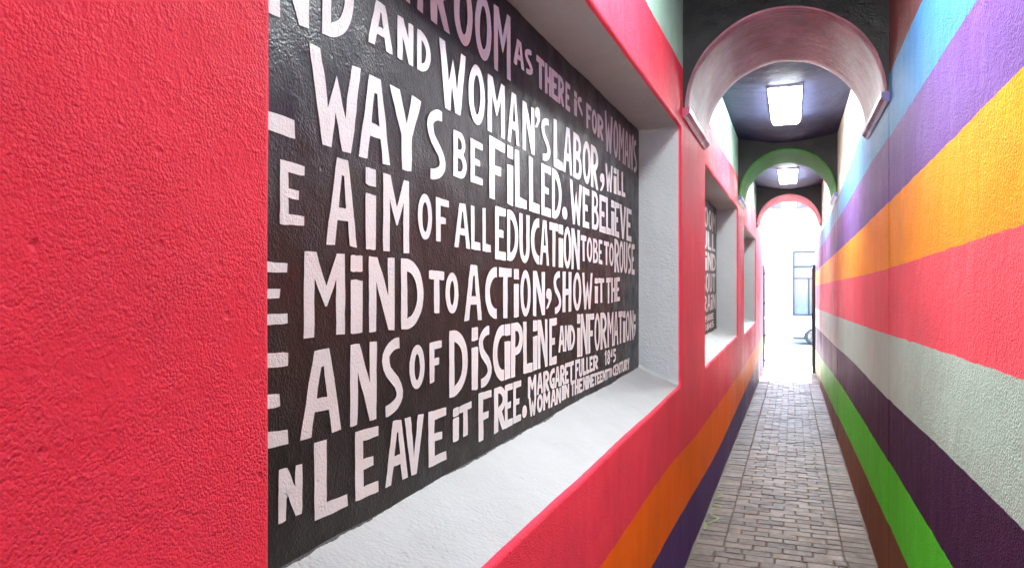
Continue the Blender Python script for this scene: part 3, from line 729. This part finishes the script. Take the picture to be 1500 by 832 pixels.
mark([(-.53, 5.32), (-.47, 5.24), (-.50, 5.14), (-.545, 5.10), (-.53, 4.96)], 'longest lime zigzag sprayed on the bricks, nearest of three', .010)

# ------------------------------------------------------------------ steel gate, two leaves folded back against the walls
def gate_leaf(x, y0, y1, thick, label):
    zb, zt = floor_z((y0 + y1) / 2) + .06, 1.92
    t = empty('gate_leaf', (x, y1, zb), label, 'gate', 'gate leaves at the end of the passage')
    m = MB(); h = thick / 2
    m.box((x - h, y0, zb), (x + h, y0 + .045, zt)); m.box((x - h, y1 - .045, zb), (x + h, y1, zt))
    for z in (zb + .05, .85, zt - .04): m.box((x - h*.8, y0 + .045, z - .02), (x + h*.8, y1 - .045, z + .02))
    m.build('gate_frame', m_steel, t)
    k = 5
    for i in range(k):
        y = y0 + .045 + (y1 - y0 - .09) * (i + .5) / k
        MB().tube((x, y, zb + .07), (x, y, zt - .06), .007).build('bar', m_steel, t)
    return t
g = gate_leaf(.405, 15.6, 16.35, .055, 'dark steel gate leaf folded back against the striped wall')
MB().box((.36, 15.61, .80), (.378, 15.64, .98), .003).build('lock_plate', m_steel, g)
for z in (.1, .9, 1.7): MB().tube((.432, 16.36, z - .05), (.432, 16.36, z + .05), .014).build('hinge', m_steel, g)
g = gate_leaf(-.533, 15.6, 16.35, .018, 'thin dark steel gate leaf with pointed tabs, folded against the red wall')
for z in (.02, .52, 1.16, 1.75):
    v = [(-.524, 15.6, z - .03), (-.524, 15.6, z + .03), (-.47, 15.6, z), (-.524, 15.62, z - .03), (-.524, 15.62, z + .03), (-.47, 15.62, z)]
    obj('pointed_tab', v, [(0, 2, 1), (3, 4, 5), (0, 1, 4, 3), (1, 2, 5, 4), (2, 0, 3, 5)], m_steel, g)

# ------------------------------------------------------------------ house across the street
bl = empty('building', (0, 31.6, -.5), 'white house across the street with teal cornice, pale door and dark shop window', 'building')
BY = 31.0
openings = [(-1.02, -.30, -.5, 2.83), (.03, 2.3, .25, 2.78), (-4.6, -3.0, .35, 2.6), (4.2, 5.8, .35, 2.6)]
polys = [[Vector((-9, -.6, 0)), Vector((9, -.6, 0)), Vector((9, 3.04, 0)), Vector((-9, 3.04, 0))]]
for a, b_, z0, z1 in openings:
    z0 = max(z0, -.58); polys.append([Vector((a, z0, 0)), Vector((b_, z0, 0)), Vector((b_, z1, 0)), Vector((a, z1, 0))])
v = [(p.x, BY, p.y) for L in polys for p in L]; f = [tuple(t) for t in tessellate_polygon(polys)]
for k in range(1, len(polys)):
    s = 4 * k; n = len(v); v += [(p.x, BY + .18, p.y) for p in polys[k]]
    for i in range(4): f.append((s + i, s + (i+1) % 4, n + (i+1) % 4, n + i))
n = len(v); v += [(-9, BY, -.6), (9, BY, -.6), (9, BY, 3.04), (-9, BY, 3.04), (-9, BY + 6, -.6), (9, BY + 6, -.6), (9, BY + 6, 3.04), (-9, BY + 6, 3.04)]
f += [(n, n+4, n+7, n+3), (n+1, n+2, n+6, n+5), (n+4, n+5, n+6, n+7)]
obj('wall', v, f, m_white, bl)
MB().box((-9.001, BY + .003, 3.14), (9.001, BY + 6, 4.75)).build('upper_wall', m_mint, bl)
MB().box((-9.1, BY - .10, 3.04), (9.1, BY + .3, 3.09)).box((-9.1, BY - .16, 3.09), (9.1, BY + .3, 3.14)).build('cornice', m_teal, bl)
MB().box((-9.1, BY - .08, 4.75), (9.1, BY + 6.1, 4.88)).build('roof', m_conc, bl)
d = MB().box((-1.02, BY + .12, -.5), (-.30, BY + .16, 2.83)).build('door', m_door, bl)
for z0, z1 in ((-.3, .5), (.7, 1.5), (1.7, 2.6)): MB().box((-.92, BY + .105, z0), (-.40, BY + .119, z1), .006).build('door_panel', m_trim, d)
MB().tube((-.37, BY + .06, .5), (-.37, BY + .06, .62), .012).build('handle', m_dark, d)
for a, b_, z0, z1 in openings[1:]:
    m = MB(); w = .06
    m.box((a, BY + .09, z0), (a + w, BY + .15, z1)); m.box((b_ - w, BY + .09, z0), (b_, BY + .15, z1))
    m.box((a + w, BY + .09, z1 - w), (b_ - w, BY + .15, z1)); m.box((a + w, BY + .09, z0), (b_ - w, BY + .15, z0 + w))
    m.box((a + w, BY + .095, 2.13), (b_ - w, BY + .145, 2.2)); m.box((a + w, BY + .095, 1.69), (b_ - w, BY + .145, 1.73))
    m.box(((a + b_)/2 - .03 - .55, BY + .098, z0 + w), ((a + b_)/2 + .03 - .55, BY + .142, 1.69))
    wf = m.build('window', m_frame, bl)
    MB().box((a + .01, BY + .155, z0 + .01), (b_ - .01, BY + .165, z1 - .01)).build('pane', m_glass, wf)

# ------------------------------------------------------------------ white car parked side-on beyond the gate
cx, cy = -.06, 27.25               # front bumper, near side
gz = -.44 + (-.62 + .44) * (28.1 - 19.23) / (29.4 - 19.23)
car = empty('parked_car', (cx + 2, cy + .85, gz), 'white hatchback parked side on across the mouth of the passage', 'car')
prof_low = [(.05, .30), (.02, .45), (.05, .62), (.16, .74), (.55, .84), (.98, .92), (1.05, .94), (2.0, .955), (3.0, .97), (3.72, .99), (3.98, .97), (4.06, .80), (4.08, .50), (4.02, .30)]
def arch_pts(xc, r=.34, n=10): return [(xc + r * math.cos(math.pi * i / n), .30 + r * math.sin(math.pi * i / n)) for i in range(n + 1)]
WF, WR, WRAD = .78, 3.32, .315
lower = prof_low + [(x, z) for x, z in arch_pts(WR)] + [(x, z) for x, z in arch_pts(WF)]
lower_in = prof_low
v = []; f = []
for yy, sc in ((0.0, 1), (1.7, 1)):
    v += [(cx + x, cy + yy, gz + z) for x, z in lower]
k = len(lower)
f += [tuple(range(k)), tuple(range(2*k - 1, k - 1, -1))] + [(i, k + i, k + (i+1) % k, (i+1) % k) for i in range(k)]
bm = bmesh.new(); vs = [bm.verts.new(p) for p in v]
for q in f: bm.faces.new([vs[i] for i in q])
es = [e for e in bm.edges if abs(e.verts[0].co.y - e.verts[1].co.y) < .01 and min(e.verts[0].co.z, e.verts[1].co.z) > gz + .42]
bmesh.ops.bevel(bm, geom=es, offset=.035, segments=2, affect='EDGES')
bmesh.ops.triangulate(bm, faces=[q for q in bm.faces if len(q.verts) > 6])
bm.verts.index_update()
body = obj('body', [p.co[:] for p in bm.verts], [[p.index for p in q.verts] for q in bm.faces], m_car, car); bm.free()
roofp = [(1.0, .93), (1.72, 1.40), (2.1, 1.455), (3.1, 1.45), (3.62, 1.36), (3.92, .98)]
def cabin(inset0, inset1, pr, name, mat, par):
    v = []; 
    for side in (0, 1):
        for x, z in pr:
            t = (z - .93) / .53; ins = inset0 + (inset1 - inset0) * t
            v.append((cx + x, cy + (ins if side == 0 else 1.7 - ins), gz + z))
    k = len(pr); f = [tuple(range(k)), tuple(range(2*k - 1, k - 1, -1))] + [(i, k + i, k + (i+1) % k, (i+1) % k) for i in range(k)]
    return obj(name, v, f, mat, par)
cabin(.05, .20, roofp, 'cabin', m_car, car)
def pane(pts, name='window'):
    for side in (0, 1):
        v = []
        for off in (-.004, .006):
            for x, z in pts:
                ins = .05 + .15 * (z - .93) / .53 + off
                v.append((cx + x, cy + (ins if side == 0 else 1.7 - ins), gz + z))
        k = len(pts)
        obj(name, v, [tuple(range(k)), tuple(range(2*k-1, k-1, -1))] + [(i, k + i, k + (i+1) % k, (i+1) % k) for i in range(k)], m_glass, car)
pane([(1.22, 1.0), (1.74, 1.34), (2.12, 1.38), (2.14, 1.0)]); pane([(2.22, 1.0), (2.20, 1.385), (3.02, 1.375), (3.20, 1.0)])
v = []
for x, z, dn in ((1.03, .99, 0), (1.66, 1.385, 0)):
    pass
for off in (.0, .012):
    for (x, z, y) in ((1.08, .975, .16), (1.66, 1.355, .27), (1.66, 1.355, 1.43), (1.08, .975, 1.54)):
        v.append((cx + x - .008 + off * .6, cy + y, gz + z + .008 - off))
obj('windscreen', v, [(0, 1, 2, 3), (7, 6, 5, 4), (0, 4, 5, 1), (1, 5, 6, 2), (2, 6, 7, 3), (3, 7, 4, 0)], m_glass, car)
for xw in (WF, WR):
    for side in (0, 1):
        yc = cy + (.02 if side == 0 else 1.68); ax = (0, -1 if side == 0 else 1, 0)
        c = (cx + xw, yc, gz + WRAD)
        w = MB().lathe(c, ax, [(-.19, .20), (-.19, .28), (-.16, WRAD), (-.02, WRAD), (.01, .295), (.012, .21), (-.02, .205)], 36).build('wheel', m_tyre, car, True)
        r = MB().lathe(c, ax, [(-.03, .0), (-.03, .03), (-.028, .205), (.004, .207), (.006, .185), (-.015, .18)], 36)
        for q in range(5):
            a = 2 * math.pi * q / 5
            p0 = Vector(c) + Vector(ax) * .0; d = Vector((math.cos(a), 0, math.sin(a)))
            r.tube(p0 + d * .02, p0 + d * .19, .022, 6)
        r.build('rim', m_rim, w)
for y in (.1, 1.35): MB().box((cx + .03, cy + y, gz + .60), (cx + .22, cy + y + .25, gz + .71), .02).build('headlight', m_lens, car)
for y in (.06, 1.44): MB().box((cx + 3.95, cy + y, gz + .72), (cx + 4.075, cy + y + .2, gz + .93), .015).build('tail_light', m_taill, car)
MB().box((cx - .0, cy + .08, gz + .33), (cx + .12, cy + 1.62, gz + .50), .02).build('bumper', m_car, car)
MB().box((cx + 1.15, cy - .14, gz + .98), (cx + 1.30, cy + .03, gz + 1.08), .02).build('wing_mirror', m_car, car)
MB().box((cx + 1.95, cy - .012, gz + .80), (cx + 2.12, cy + .002, gz + .825), .004).build('handle', m_dark, car)
MB().box((cx + .1, cy + .1, gz + .20), (cx + 4.0, cy + 1.6, gz + .38)).build('underbody', m_dark, car)
